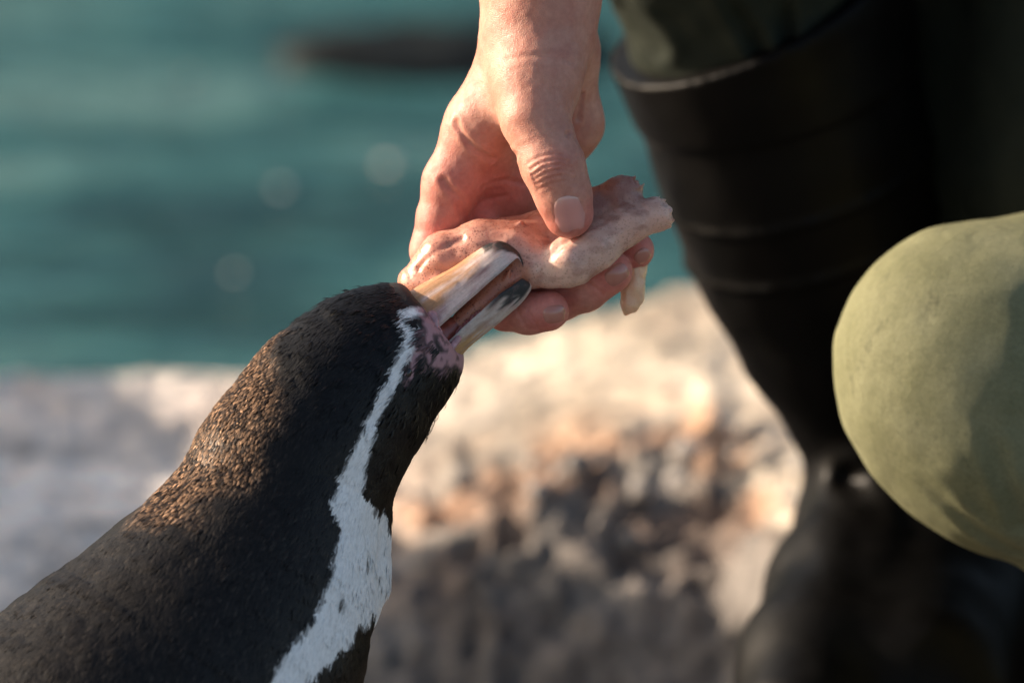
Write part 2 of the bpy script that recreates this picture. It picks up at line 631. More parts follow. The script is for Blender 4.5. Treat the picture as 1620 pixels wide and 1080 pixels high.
def far_bank(u, v):
    x = -9 + 18 * u
    h = -.3 + v * 1.9 + .3 * noise3(np.stack([x * .8, 0 * x, 0 * x], 1), 41) * v
    y = 5.2 + .5 * v + .35 * fbm(np.stack([x * 1.3, h * 1.6, 0 * x], 1), 4, 42)
    return np.stack([x, y, h], 1)
tag(rock_sheet('far_bank', 160, 40, far_bank), 'brown rock bank on the far side of the pool', kind='structure')

# ---- boulders
def boulder(name, c, r, seed, label, cat='boulder', n=40, col=.8, group=None, amp=.22):
    u, v = np.meshgrid(np.linspace(0, 2 * math.pi, n, endpoint=False), np.linspace(.02, math.pi - .02, n // 2), indexing='ij')
    d = np.stack([np.cos(u) * np.sin(v), np.sin(u) * np.sin(v), np.cos(v)], -1).reshape(-1, 3)
    s = 1 + amp * fbm(d * 1.6 + seed * 3.1, 4, seed)
    P = d * s[:, None] * np.array(r) + np.array(c)
    F = []
    k = n // 2
    for i in range(n):
        for j in range(k - 1):
            F.append((i * k + j, i * k + j + 1, ((i + 1) % n) * k + j + 1, ((i + 1) % n) * k + j))
    F.append(tuple(i * k for i in range(n)))
    F.append(tuple(i * k + k - 1 for i in reversed(range(n))))
    o = mesh_obj(name, P - np.array(c), F, M['rock'], col=np.full((len(P), 3), col))
    o.location = c
    tag(o, label, cat, group)
    return o

# boulders added out of view on the left to shade the ledge
boulder('boulder', (-.98, 1.0, .04), (.26, .36, .30), 5, 'unseen grey boulder added to shade the ledge behind the penguin', amp=.12)
boulder('boulder', (-.72, .72, .07), (.17, .20, .335), 6, 'unseen rounded boulder added to shade the front of the rock ledge', amp=.07)
# dark wet rock breaking the water surface
def at_ground(px, py, z):
    """world point where the view ray through a pixel meets height z"""
    d = FWD + RIGHT * (px - 810) * S / DIST + UP * (540 - py) * S / DIST
    o = np.array(cam.location)
    return o + d * (z - o[2]) / d[2]
wl = -.475 + TZ
c = at_ground(700, 92, wl)
o = boulder('wet_rock', tuple(c), (.115, .05, .020), 9, 'low dark wet rock breaking the surface of the pool', 'rock', amp=.15)
mw = Mat('wet_rock')
mw.set(Base__Color=mw.ramp(mw.noise(30), [(.3, (.008, .010, .011)), (.7, (.02, .024, .024))]), Roughness=.6)
mw.set(**{'Specular IOR Level': .1})
o.data.materials.clear(); o.data.materials.append(mw.m)

# ---- loose stones on the crumbling ledge edge
random.seed(3)
stone_meshes = []
for k in range(5):
    so = boulder('stone', (0, 0, -50), (1, 1, 1), 20 + k, 'x', n=16, col=[1.0, 1.15, .85, 1.25, .7][k], amp=.34)
    stone_meshes.append(so.data)
    bpy.data.objects.remove(so)
for k in range(26):
    x = random.uniform(-.03, .15)
    b = .665 + random.gauss(0, .022)
    r = random.uniform(.003, .0075)
    z = float(ground_height(np.array([x]), np.array([b]))[0]) + TZ
    so = bpy.data.objects.new('stone', stone_meshes[k % 5])
    COL.objects.link(so)
    so.location = (x, b, z + r * .25)
    so.scale = (r * random.uniform(.9, 1.4), r * random.uniform(.8, 1.2), r * random.uniform(.6, .9))
    so.rotation_euler = (random.uniform(-.4, .4), random.uniform(-.4, .4), random.uniform(0, 6))
    tag(so, 'small loose stone lying on the crumbling edge of the rock ledge', 'stone', 'loose stones along the ledge edge')

# ---- pale flecks added on the water to give sun glints
def mat_glint():
    m = Mat('glint')
    m.set(Base__Color=(.75, .72, .62), Roughness=.25)
    return m.m
M['glint'] = mat_glint()
fl = []
for (px, py, r) in ((445, 298, .0045), (615, 262, .0060), (577, 330, .0036), (372, 430, .0026), (600, 290, .0026), (520, 235, .0032), (550, 225, .0028), (490, 225, .0026), (660, 240, .003), (300, 120, .002), (150, 330, .0018)):
    c = at_ground(px, py, wl)
    n = 14
    P, F = [], []
    for i in range(5):
        a = i / 4 * math.pi / 2
        for j in range(n):
            t = j / n * 2 * math.pi
            P.append((r * math.cos(a) * math.cos(t) * (1 + .15 * math.sin(3 * t)), r * math.cos(a) * math.sin(t), r * .6 * math.sin(a)))
    F = loft_faces(5, n)
    o = mesh_obj('glint_fleck', np.array(P), F, M['glint'])
    o.location = tuple(c + np.array([0, 0, -.001]))
    tag(o, 'tiny pale fleck on the teal water, added as a sun glint', 'glint', 'added sun glints on the pool')

# ------------------------------------------------------------------ the keeper's hand and arm
person_base = (.32, .35, .10)
person = empty('person', person_base)
tag(person, 'keeper in rubber boots crouching and holding out squid to the penguin', 'person')

hand = SDF()
# forearm and wrist (two parallel bones make the oval section)
for dz in (62, 104):
    hand.chain([(870, -340, dz, 100), (862, -220, dz, 94), (856, -20, dz, 82), (855, 50, dz, 79)], 40, 40)
# metacarpals
hand.chain([(835, 80, 85, 70), (760, 200, 98, 53), (716, 288, 104, 44)], 40, 30)
hand.chain([(850, 85, 112, 62), (745, 290, 165, 42)], 40)
hand.chain([(860, 85, 130, 58), (778, 285, 222, 40)], 40)
hand.chain([(875, 90, 140, 52), (818, 270, 262, 36)], 40)
# hypothenar
hand.chain([(888, 90, 135, 54), (900, 195, 185, 50), (862, 285, 245, 38)], 36, 30)
# thenar and thumb
hand.chain([(852, 60, 52, 72), (850, 125, 18, 62), (847, 188, -12, 52)], 40, 40)
hand.chain([(847, 188, -12, 51), (862, 228, -26, 45), (875, 262, -34, 48.5), (890, 305, -30, 43), (899, 338, -22, 38)], 20, 16)
hand.cone((897, 320, -14, 36), (900, 336, -12, 35), 14)
# web between thumb and index
hand.chain([(835, 140, 40, 42), (775, 190, 75, 34)], 30)
hand.chain([(768, 225, 125, 46), (800, 300, 190, 56), (800, 350, 215, 50)], 30)   # hollow of the palm
# fingers
def finger(pts, k=14):
    hand.chain(pts, k, 10)
finger([(714, 290, 104, 44), (700, 345, 112, 40), (690, 396, 116, 40)], 20)
finger([(690, 396, 116, 38), (745, 452, 96, 34), (800, 488, 66, 34), (835, 496, 48, 32), (868, 492, 36, 32)], 14)
finger([(745, 290, 165, 40), (768, 436, 140, 36), (885, 472, 98, 35), (925, 458, 82, 34), (968, 430, 66, 33)], 12)
finger([(778, 285, 222, 38), (830, 425, 206, 34), (940, 436, 148, 33), (1006, 396, 104, 29)], 12)
finger([(818, 270, 262, 34), (872, 378, 262, 29), (930, 398, 226, 27), (972, 382, 200, 24)], 12)

base_hand = hand
creases = []
def crease(pts, amp, w):
    P = [raycast(base_hand, *q) for q in pts]
    creases.append((np.array(P), amp, w))
crease([(722, 195), (748, 232), (780, 252), (818, 246)], 3.2, 5)
crease([(702, 286), (728, 316), (736, 352)], 4.0, 6)
crease([(760, 300), (800, 285), (826, 290)], 2.0, 4)
crease([(897, 214), (915, 188), (921, 150)], 3.0, 4)
crease([(800, 96), (850, 88), (905, 100)], 1.2, 5)
crease([(742, 340), (765, 318), (800, 310)], 1.6, 4)
for off, amp in ((-16, 1.1), (-7, 1.9), (1, 2.3), (9, 2.0), (18, 1.4), (27, .8)):
    cx, cy = 872 + off * .33, 262 + off
    crease([(cx - 30, cy + 15 - abs(off) * .2), (cx - 14, cy + 3), (cx, cy - 1), (cx + 14, cy - 3), (cx + 30, cy + 2)], amp, 2.6)
for (x, y, a) in ((846, 508, 60), (826, 505, 62), (942, 455, 40), (992, 412, 35)):
    c_, s_ = math.cos(math.radians(a)), math.sin(math.radians(a))
    crease([(x - 20 * c_, y - 20 * s_), (x, y), (x + 14 * c_, y + 14 * s_)], 1.2, 2.6)
def hand_detail(p, F):
    near = np.abs(F) < 14
    if near.any():
        q = p[near]
        d = np.zeros(len(q))
        for P, amp, w in creases:
            lo, hi = P.min(0) - 4 * w, P.max(0) + 4 * w
            m = ((q > lo) & (q < hi)).all(1)
            if m.any():
                dist, _ = poly_dist(q[m], P)
                d[m] += amp * np.exp(-(dist / w) ** 2) - .35 * amp * np.exp(-((dist - 2.2 * w) / w) ** 2)
        d += .4 * noise3(q / 26, 51) + .35 * noise3(q / 11, 52)
        F = F.copy()
        F[near] += d
    return F
hand.disp(hand_detail)
V, Q = surface(hand, (-200, -20, -110), (270, 870, 320), 3.0)
# pigment: fingertips, palm and knuckles are pinker
base = np.array([.54, .276, .203])
pink = np.array([.60, .215, .172])
palm = np.zeros(len(V))
for (x, y, z, r) in ((740, 300, 120, 90), (800, 290, 180, 90), (690, 380, 100, 60), (868, 492, 30, 60), (968, 430, 60, 60), (1006, 396, 100, 55), (800, 480, 70, 70), (905, 350, -30, 48), (880, 470, 98, 60)):
    palm = np.maximum(palm, np.exp(-(np.linalg.norm(V - mp(x, y, z), axis=1) / r) ** 2))
palm = np.clip(palm * 1.25, 0, 1)
kn = np.exp(-(np.linalg.norm(V - mp(872, 262, -80), axis=1) / 34) ** 2) * .5
t = np.clip(np.maximum(palm, kn) + .10 * fbm(V / 40, 3, 55), 0, 1)[:, None]
arm = mesh_obj('arm', to_world(V), Q, M['skin'], person, base * (1 - t) + pink * t)
tag(arm, 'bare forearm and hand pinching the squid between thumb and fingers')

def nail(px, py, ang, hw, hl, lift=1.6, tone=1.0):
    n, m = 15, 17
    P, C = [], []
    ca, sa = math.cos(math.radians(ang)), math.sin(math.radians(ang))
    for i in range(n):
        for j in range(m):
            u, v = -1 + 2 * i / (n - 1), -1 + 2 * j / (m - 1)
            # round the square into a nail outline
            uu = u * math.sqrt(max(0, 1 - .50 * v * v))
            vv = v * math.sqrt(max(0, 1 - .46 * u * u))
            x, y = uu * hw, vv * hl
            q = raycast(hand, px + x * ca - y * sa, py + x * sa + y * ca, -110, 130)
            e = max(abs(u), abs(v))
            q = q + np.array([0, 0, -lift * (1 - e ** 6) + (2.0 if e > .99 else 0)])
            P.append(q)
            lun = math.exp(-((v + 1.0) / .34) ** 2)       # lunula at the root
            free = max(0, (v - .80) / .2)                  # free edge
            c = np.array([.68, .31, .27]) * (1 - lun) + np.array([.66, .42, .36]) * lun
            c = c * (1 - free) + np.array([.78, .66, .56]) * free
            C.append((c if tone == 1 else np.array([.46, .18, .13]) + .02 * lun))
    P = np.array(P).reshape(n, m, 3)
    for _ in range(3):                                     # a nail plate is smooth
        P[1:-1, 1:-1, 2] = (P[1:-1, 1:-1, 2] * 2 + P[:-2, 1:-1, 2] + P[2:, 1:-1, 2] + P[1:-1, :-2, 2] + P[1:-1, 2:, 2]) / 6
    ii = np.arange(n * m).reshape(n, m)
    q = np.stack([ii[:-1, :-1], ii[:-1, 1:], ii[1:, 1:], ii[1:, :-1]], -1).reshape(-1, 4)
    o = mesh_obj('nail', to_world(P.reshape(-1, 3)), q, M['nail'], arm, np.array(C))
    return o
nail(901, 340, -13, 29, 36)
for a_ in ((878, 497, -100, 17, 22), (976, 434, -128, 18, 23), (1016, 405, -130, 13, 16)):
    nail(*a_, tone=.72)

# ------------------------------------------------------------------ squid
squid_root = empty('squid', tuple(to_world(mp(880, 420, 40)[None])[0]))
tag(squid_root, 'raw speckled pinkish squid held in the hand and gripped in the bill', 'squid')
sq = SDF()
sq.chain([(872, 424, 22, 32), (905, 412, 14, 38), (940, 390, 18, 36), (990, 355, 24, 31), (1042, 337, 28, 24), (1090, 326, 30, 20)], 16, 16)
sq.chain([(800, 372, 62, 26), (860, 362, 58, 28), (930, 330, 52, 29), (985, 304, 46, 24), (1012, 285, 44, 15)], 18, 16)
sq.chain([(930, 352, 40, 24), (1000, 325, 40, 20)], 14)
sq.chain([(660, 446, 74, 30), (706, 416, 66, 46), (765, 400, 60, 50), (818, 400, 48, 46), (838, 418, 34, 34)], 18, 18)
sq.chain([(836, 424, 36, 30), (800, 446, 24, 26), (762, 480, 12, 20), (725, 512, 4, 13)], 10, 10)
sq.chain([(668, 452, 60, 22), (700, 452, 40, 24)], 10)
sq.cone((812, 372, 30, 9), (824, 352, 22, 3), 5)           # little fin tip
sq.chain([(676, 398, 44, 8), (690, 386, 40, 5)], 6)
sq.cone((798, 452, 4, 8), (806, 428, -6, 3), 4)
def squid_detail(p, F):
    near = np.abs(F) < 24
    if near.any():
        q = p[near]
        f = F[near].copy()
        f += 1.8 * noise3(q / 40, 61) + .8 * noise3(q / 13, 62)
        # fold line between the two flaps of mantle
        g, _ = poly_dist(q, np.array([mp(868, 402, -16), mp(920, 366, -6), mp(980, 332, 0), (mp(1040, 306, 10))]))
        f += 4 * np.exp(-(g / 8) ** 2)
        # folds of the lobe beside the bill
        g, _ = poly_dist(q, np.array([mp(665, 424, 40), mp(690, 400, 28), mp(730, 378, 24)]))
        f += 4 * np.exp(-(g / 6) ** 2)
        # torn ends
        cut = (q - mp(1060, 338, 28)) @ np.array([.93, .10, -.1]) + 6 * noise3(q / 14, 63) + 3 * noise3(q / 6, 64)
        f = -smin(-f, -cut, 4)
        cut2 = (q - mp(1000, 284, 44)) @ np.array([.62, .78, 0]) + 8 * noise3(q / 11, 65) + 4 * noise3(q / 5, 66)
        f = -smin(-f, -cut2, 3)
        F = F.copy()
        F[near] = f
    return F
sq.disp(squid_detail)
V, Q = surface(sq, (-200, 0, -60), (280, 290, 160), 2.2)
pale = np.array([.70, .48, .39])
rose = np.array([.60, .30, .22])
brown = np.array([.30, .13, .095])
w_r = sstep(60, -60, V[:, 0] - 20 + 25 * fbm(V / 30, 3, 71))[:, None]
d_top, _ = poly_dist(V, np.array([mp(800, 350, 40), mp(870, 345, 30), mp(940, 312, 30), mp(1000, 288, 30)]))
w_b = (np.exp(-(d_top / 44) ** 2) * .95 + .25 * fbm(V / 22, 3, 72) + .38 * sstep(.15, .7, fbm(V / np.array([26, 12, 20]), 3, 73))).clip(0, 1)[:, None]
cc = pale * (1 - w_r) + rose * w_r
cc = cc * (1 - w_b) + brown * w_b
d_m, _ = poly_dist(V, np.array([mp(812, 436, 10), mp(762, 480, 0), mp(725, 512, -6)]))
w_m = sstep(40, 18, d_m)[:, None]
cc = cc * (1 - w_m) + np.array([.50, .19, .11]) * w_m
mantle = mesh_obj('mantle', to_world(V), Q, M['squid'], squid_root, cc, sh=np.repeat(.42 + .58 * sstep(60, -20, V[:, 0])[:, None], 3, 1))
ten = SDF()
ten.chain([(985, 380, 120, 12), (1005, 418, 112, 18), (1000, 455, 108, 18), (995, 482, 106, 13), (990, 496, 106, 3)], 8, 8)
ten.chain([(1008, 420, 112, 12), (1010, 470, 108, 8), (1004, 488, 108, 4)], 6, 6)
ten.disp(lambda p, F: F + 1.2 * noise3(p / 9, 75))
V, Q = surface(ten, (140, 20, 70), (260, 190, 160), 2.4)
M['tentacle'] = mat_squid('squid_tentacle', .15)
t = sstep(-10, 60, V[:, 1])[:, None]
mesh_obj('tentacle', to_world(V), Q, M['tentacle'], squid_root, sh=np.ones((len(V), 3)), col=np.array([.80, .42, .18]) * (1 - t) + np.array([.82, .54, .34]) * t)

# ------------------------------------------------------------------ penguin
penguin = empty('penguin', tuple(to_world(mp(60, 1800, -100)[None])[0] * np.array([1, 1, 0]) + np.array([0, 0, .0])))
tag(penguin, 'black and white penguin with brown nape stretching up with its bill open', 'penguin')
SPINE = [(668, 526, 10, 70), (634, 550, 6, 86), (588, 580, 0, 108), (524, 650, -16, 130), (458, 756, -40, 144), (408, 900, -70, 178),
         (318, 1052, -95, 236), (168, 1252, -120, 304), (90, 1580, -130, 300), (40, 1830, -120, 230), (-30, 1990, -90, 90)]
bd = SDF()
bd.chain(SPINE[:6], 30, 62)
bd.chain(SPINE[5:], 46, 100)
bd.chain([(692, 558, 8, 26), (660, 592, 2, 30), (622, 654, 6, 46), (580, 712, 6, 50)], 24, 24)       # chin and throat
bd.chain([(560, 832, 0, 56), (540, 905, -10, 66), (478, 1000, -10, 84)], 40, 40)                        # breast
bd.chain([(215, 1190, -340, 60), (180, 1340, -400, 62), (120, 1560, -400, 46), (70, 1700, -380, 20)], 60, 30)   # right flipper
bd.chain([(420, 1090, 180, 60), (420, 1300, 240, 60), (360, 1560, 250, 44), (320, 1680, 240, 18)], 60, 30)       # left flipper
bd.chain([(160, 1760, -260, 90), (170, 2045, -280, 60)], 50)
bd.chain([(190, 1760, 40, 90), (200, 1940, 40, 60)], 50)
front_n = np.array([.80, .60, 0.0]); front_n /= np.linalg.norm(front_n)
front_p = mp(690, 524, 0)
bd.disp(lambda p, F: -smin(-F, -((p - front_p) @ front_n - 6), 16))
bd.chain([(716, 560, 4, 15), (698, 574, 2, 22)], 16)       # fleshy chin under the lower mandible
bd.disp(lambda p, F: np.where(np.abs(F) < 30, F + 1.8 * noise3(p / 70, 81) + .9 * noise3(p / 24, 82), F))

def on_body(px, py):
    return raycast(bd, px, py)

STRIPE = np.array([np.append(on_body(x, y), w) for x, y, w in (
    (662, 492, 7), (648, 494, 9), (646, 510, 6), (655, 524, 7), (650, 548, 7), (636, 572, 8), (622, 606, 10), (604, 644, 11),
    (587, 684, 14), (570, 728, 19), (558, 770, 27), (558, 800, 34))])
CHEST = np.array([np.append(on_body(x, y), w) for x, y, w in (
    (556, 790, 34), (574, 822, 50), (574, 870, 56), (562, 920, 56), (543, 965, 50), (512, 1005, 36), (478, 1045, 30), (446, 1090, 28), (380, 1180, 50), (330, 1320, 60))])
CHEST2 = np.array([np.append(mp(x, y, z), w) for x, y, z, w in (
    *[(x, y, on_body(x, y)[2], w) for x, y, w in ((592, 836, 36), (598, 870, 44), (592, 905, 46), (580, 945, 40))], (598, 905, -60, 44), (604, 836, -60, 34), (616, 858, -50, 60), (612, 900, -50, 64), (598, 935, -40, 48), (600, 900, 40, 100), (560, 940, 120, 90))])
BELLY = np.array([np.append(mp(x, y, z), w) for x, y, z, w in (
    (620, 1180, 40, 120), (560, 1350, 40, 200), (430, 1650, 40, 230))])
SKIN = np.array([np.append(on_body(x, y), w) for x, y, w in (
    (674, 494, 7), (680, 520, 9), (680, 548, 11), (686, 568, 11), (702, 572, 13), (716, 564, 17))])
SKIN2 = np.array([np.append(on_body(x, y), w) for x, y, w in ((664, 545, 8), (656, 575, 6), (651, 596, 4))])
BROWN = np.array([np.append(mp(x, y, z), w) for x, y, z, w in (
    (420, 560, -50, 50), (380, 640, -90, 100), (345, 720, -120, 118), (310, 780, -130, 105), (300, 815, -150, 75))])

def band(p, line, jit, k=4.0):
    d, w = poly_dist(p, line)
    return sstep(k, -k, d - w + jit)

def plumage(p, seed=0):
    """pigment of the coat at model-space points -> colour, whiteness, skin mask, brownness"""
    j = 3.5 * noise3(p / 9, 91) + 3 * noise3(p / 22, 92)
    white = np.maximum(band(p, STRIPE, j), np.maximum(band(p, CHEST, 1.6 * j), band(p, CHEST2, 2 * j)))
    white = np.maximum(white, band(p, BELLY, 2 * j))
    speck = np.zeros(len(p))
    for (x, y, r) in ((583, 884, 5), (545, 945, 6), (600, 905, 3)):
        speck = np.maximum(speck, np.exp(-(np.linalg.norm((p - on_speck[(x, y)]) * np.array([1.2, .6, 1]), axis=1) / r) ** 2))
    white = white * (1 - speck)
    skin = np.maximum(band(p, SKIN, .7 * j), band(p, SKIN2, .5 * j))
    reg = sstep(58, 48, p[:, 1]) * sstep(-66, -54, p[:, 1])
    spots = sstep(.22, .48, noise3(p / 8.5, 95))
    skin = np.maximum(skin, sstep(-8, -2, (p - front_p) @ front_n + j / 3) * reg)
    skin = skin * (1 - .7 * spots)
    d, w = poly_dist(p, BROWN)
    br = sstep(25, -35, d - w + 10 * j / 6 + 18 * noise3(p / 40, 96))
    warm = sstep(40, -260, p[:, 1])[:, None]
    col = np.array([.0048, .0046, .0050]) * (1 - warm) + np.array([.0058, .0047, .0040]) * warm
    col = col * (1 - br[:, None]) + np.array([.016, .0095, .006]) * br[:, None]
    col = col * (1 - white[:, None]) + np.array([.88, .88, .87]) * white[:, None]
    col = col * (1 - skin[:, None]) + np.array([.40, .225, .245]) * skin[:, None]
    return col, white, skin, br
on_speck = {k: on_body(*k) for k in ((583, 884), (545, 945), (600, 905))}

V, Q = surface(bd, (-1100, -1560, -520), (-40, 110, 420), 6.0)
col, white, skin, br = plumage(V)
Vw = to_world(V)
lowest = Vw[:, 2].min()
body = mesh_obj('body', Vw, Q, M['body'], penguin, col)
penguin_floor = lowest

# plumage: tens of thousands of short overlapping feathers
tri = np.concatenate([Q[:, [0, 1, 2]], Q[:, [0, 2, 3]]])
A, B, C = V[tri[:, 0]], V[tri[:, 1]], V[tri[:, 2]]
area = np.linalg.norm(np.cross(B - A, C - A), axis=1)
cen = (A + B + C) / 3
wgt = area * np.where(cen[:, 1] > -620, 1.0, .10) * np.where(cen[:, 1] > -180, 1.7, 1.0)
NF = 115000
pick = rng.choice(len(tri), NF, p=wgt / wgt.sum())
r1, r2 = np.sqrt(rng.random(NF)), rng.random(NF)
P = A[pick] * (1 - r1)[:, None] + B[pick] * (r1 * (1 - r2))[:, None] + C[pick] * (r1 * r2)[:, None]
col, white, skin, br = plumage(P)
keep = (skin < .35) & (((P - front_p) @ front_n) < -9)
P, col, white, br = P[keep], col[keep], white[keep], br[keep]
NF = len(P)
Nn = bd.grad(P, 2.0)
sp = np.array([mp(*s[:3]) for s in SPINE])
best = np.full(NF, 1e9); flow = np.zeros((NF, 3))
for a, b in zip(sp[:-1], sp[1:]):
    d, t = seg_dist(P, a, b)
    w = np.exp(-d / 60)[:, None]
    flow += w * ((b - a) / np.linalg.norm(b - a))
flow += .18 * np.stack([noise3(P / 50, 101), noise3(P / 50, 102), noise3(P / 50, 103)], 1) * np.linalg.norm(flow, axis=1, keepdims=True)
flow = flow - (flow * Nn).sum(1, keepdims=True) * Nn
flow /= np.maximum(np.linalg.norm(flow, axis=1, keepdims=True), 1e-9)
flow += .13 * rng.normal(size=(NF, 3))
flow = flow - (flow * Nn).sum(1, keepdims=True) * Nn
flow /= np.maximum(np.linalg.norm(flow, axis=1, keepdims=True), 1e-9)
side = np.cross(Nn, flow)
headness = sstep(-240, -40, P[:, 1])
L = (24 - 4 * headness - 8 * br - 2 * white) * rng.uniform(.75, 1.25, NF)
W = (4.2 - 1.7 * headness + .6 * br - .9 * white) * rng.uniform(.8, 1.2, NF)
lift = (.9 + 4.0 * br * rng.random(NF) + .9 * rng.random(NF) + 5 * (rng.random(NF) > .98) * (headness > .5) * (br < .3)) * np.where(white > .5, .55, 1)
fv = np.stack([
    P - side * (W * .55)[:, None] - Nn * .8,
    P + side * (W * .55)[:, None] - Nn * .8,
    P + flow * (L * .55)[:, None] + side * W[:, None] * .62 + Nn * (lift * .75)[:, None],
    P + flow * (L * .55)[:, None] - side * W[:, None] * .62 + Nn * (lift * .75)[:, None],
    P + flow * (L * .55)[:, None] + Nn * (lift * .75 + W * .28)[:, None],
    P + flow * L[:, None] + Nn * (lift * .95)[:, None]], 1)
rv = rng.random(NF)
backness = sstep(-230, -330, P[:, 1] + .5 * P[:, 0] + 160) * (1 - white)
worn = np.clip(br * sstep(.25, .95, rv) * 1.1 + .09 * backness * (rv > .55) + .05 * (rv > .85) * (1 - white), 0, 1)[:, None]
tipc = col * (1 - worn) + (np.array([.29, .172, .100]) * br[:, None] + np.array([.10, .082, .066]) * (1 - br[:, None])) * worn
tipc = tipc * (1 - .0 * rv[:, None])
gloss = np.where(white > .4, 1.0, 1 + 2.0 * (rng.random(NF) > .72) * rng.random(NF))[:, None]  # some dark tips brightened, feather glints put into the colour
tipc = tipc * gloss
rootc = col * rng.uniform(.6, 1.05, (NF, 1)) 
fc = np.stack([rootc, rootc, .5 * rootc + .5 * tipc, .5 * rootc + .5 * tipc, .5 * rootc + .5 * tipc, tipc], 1)
k0 = np.arange(NF)[:, None] * 6
ft = np.concatenate([k0 + np.array([[0, 1, 4]]), k0 + np.array([[1, 2, 4]]), k0 + np.array([[0, 4, 3]]), k0 + np.array([[4, 2, 5]]), k0 + np.array([[3, 4, 5]])])
fo = mesh_obj('plumage', to_world(fv.reshape(-1, 3)), ft, M['feather'], penguin, fc.reshape(-1, 3), smooth=False)
tag(fo, kind='stuff')

# ---- bill
def streaks(s, h, seed):
    p = np.stack([s * 7, h * 34, 0 * s + seed], 1)
    return fbm(p, 3, seed)

UC = cr([(628, 474), (655, 456), (690, 436), (722, 419), (750, 400), (772, 386), (790, 381), (808, 388), (822, 401), (830, 422)], 96)
UM = cr([(672, 556), (688, 526), (711, 503), (732, 484), (753, 466), (775, 446), (797, 427), (811, 414), (820, 409), (829, 424)], 96)
nc = 40
s_ = np.linspace(0, 1, 96)
uw = np.interp(s_, [0, .25, .5, .7, .85, .95, 1], [50, 40, 30, 25, 19, 10, 2])
BZ = 4
P, info = [], []
for i in range(96):
    c, m_ = UC[i], UM[i]
    for j in range(nc):
        if j < 28:                                           # outer arch, camera side to far side
            th = -1 + 2 * j / 27
            h = (1 - abs(th) ** 2.1)
            z = BZ + uw[i] * math.copysign(abs(th) ** .85, th) * (1 + .10 * math.sin(math.pi * abs(th)))
            inner = 0
        else:                                                # palate, far side to camera side
            th = 1 - 2 * (j - 27) / 13
            h = .42 * (1 - th * th)
            z = BZ + uw[i] * .86 * th
            inner = 1
        q = m_ + (c - m_) * h
        # slight ledge along the tomium
        P.append(mp(q[0], q[1], z))
        info.append((s_[i], h, inner))
info = np.array(info)
P = np.array(P)
s, h, inn = info.T
st = streaks(s, h, 5)
tawny = np.array([.52, .27, .125]); ivory = np.array([.74, .58, .53]); greyw = np.array([.56, .53, .53]); dark = np.array([.012, .014, .014]); mauve = np.array([.46, .24, .25])
lineb = .42 + 1.1 * s - .35 * (s > 9)
w_t = sstep(-.05, .40, (h - 1.15 * s - .06) + .34 * st) * sstep(.60, .36, s)
w_t = np.maximum(w_t, .7 * sstep(.6, .9, h + .2 * st) * sstep(.58, .42, s))
cl = ivory * (1 - w_t[:, None]) + tawny * w_t[:, None]
g = sstep(.45, .70, s)[:, None]
cl = cl * (1 - g * (1 - w_t[:, None])) + greyw * g * (1 - w_t[:, None])
mv = (sstep(.15, .55, streaks(s, h, 8)) * sstep(.65, .4, s) * sstep(.5, .2, h))[:, None] * .75
cl = cl * (1 - mv) + mauve * mv
ns = (np.exp(-((h - .40 - .35 * (s - .45) + .03 * st) / .035) ** 2) * sstep(.33, .38, s) * sstep(.60, .52, s))[:, None] * .8   # slit of the nostril
cl = cl * (1 - ns) + np.array([.20, .07, .08]) * ns
edge = np.interp(s, [0, .42, .52, .65, .8, .9, 1], [2, 2, .86, .70, .52, .30, -.2])
w_d = sstep(-.05, .07, h - edge + .07 * st)[:, None]
cl = cl * (1 - w_d) + dark * w_d
cl = np.where(inn[:, None] > .5, np.array([.40, .13, .075]) * (1 + .3 * streaks(s, h, 12))[:, None], cl)
P += (np.array([-.5, .5, -.7]) * (1.3 * st * (1 - s) * (1 - inn))[:, None])
mesh_obj('upper_bill', to_world(P), loft_faces(96, nc), M['bill'], penguin, cl, sh=info)

LU = cr([(672, 578), (688, 560), (704, 544), (729, 521), (760, 493), (789, 466), (809, 453), (825, 441), (832, 444)], 80)
LL = cr([(698, 602), (719, 577), (739, 553), (767, 529), (797, 505), (823, 482), (837, 464), (841, 454), (838, 446)], 80)
s_ = np.linspace(0, 1, 80)
lw = np.interp(s_, [0, .3, .6, .8, .93, 1], [44, 34, 25, 19, 12, 4])
P, info = [], []
for i in range(80):
    u_, l_ = LU[i], LL[i]
    for j in range(nc):
        if j < 28:
            th = -1 + 2 * j / 27
            h = abs(th) ** 2.2                                # 1 at the rims, 0 at the keel
            z = BZ + lw[i] * math.copysign(abs(th) ** .8, th)
            inner = 0
        else:
            th = 1 - 2 * (j - 27) / 13
            h = .45 + .55 * abs(th) ** 2
            z = BZ + lw[i] * .80 * th
            inner = 1
        q = l_ + (u_ - l_) * h
        P.append(mp(q[0], q[1], z))
        info.append((s_[i], h, inner))
info = np.array(info); P = np.array(P)
s, h, inn = info.T
st = streaks(s, h, 15)
w_t = sstep(.42, .22, s + .16 * st) * sstep(.9, .3, h)
yel = np.array([.56, .33, .12])
cl = np.array([.60, .52, .46]) * (1 - w_t[:, None]) + yel * w_t[:, None]
pk = (sstep(.30, .12, s) * sstep(.55, .85, h))[:, None]
cl = cl * (1 - pk) + np.array([.52, .27, .29]) * pk
fl_ = (sstep(.1, .5, streaks(s, h, 18)) * sstep(.7, .4, s))[:, None] * .6
cl = cl * (1 - fl_) + np.array([.34, .19, .12]) * fl_
w_d = (sstep(.57, .64, s + .07 * st + .10 * (h - .5)) * sstep(.10, .22, h + .15 * (1 - s)))[:, None]
cl = cl * (1 - w_d) + dark * w_d
cl = np.where(inn[:, None] > .5, np.where(s[:, None] > .74, dark, np.array([.36, .12, .10]) * (1 + .3 * streaks(s, h, 22))[:, None]), cl)
P += (np.array([-.5, .5, -.7]) * (1.1 * st * (1 - s) * (1 - inn))[:, None])
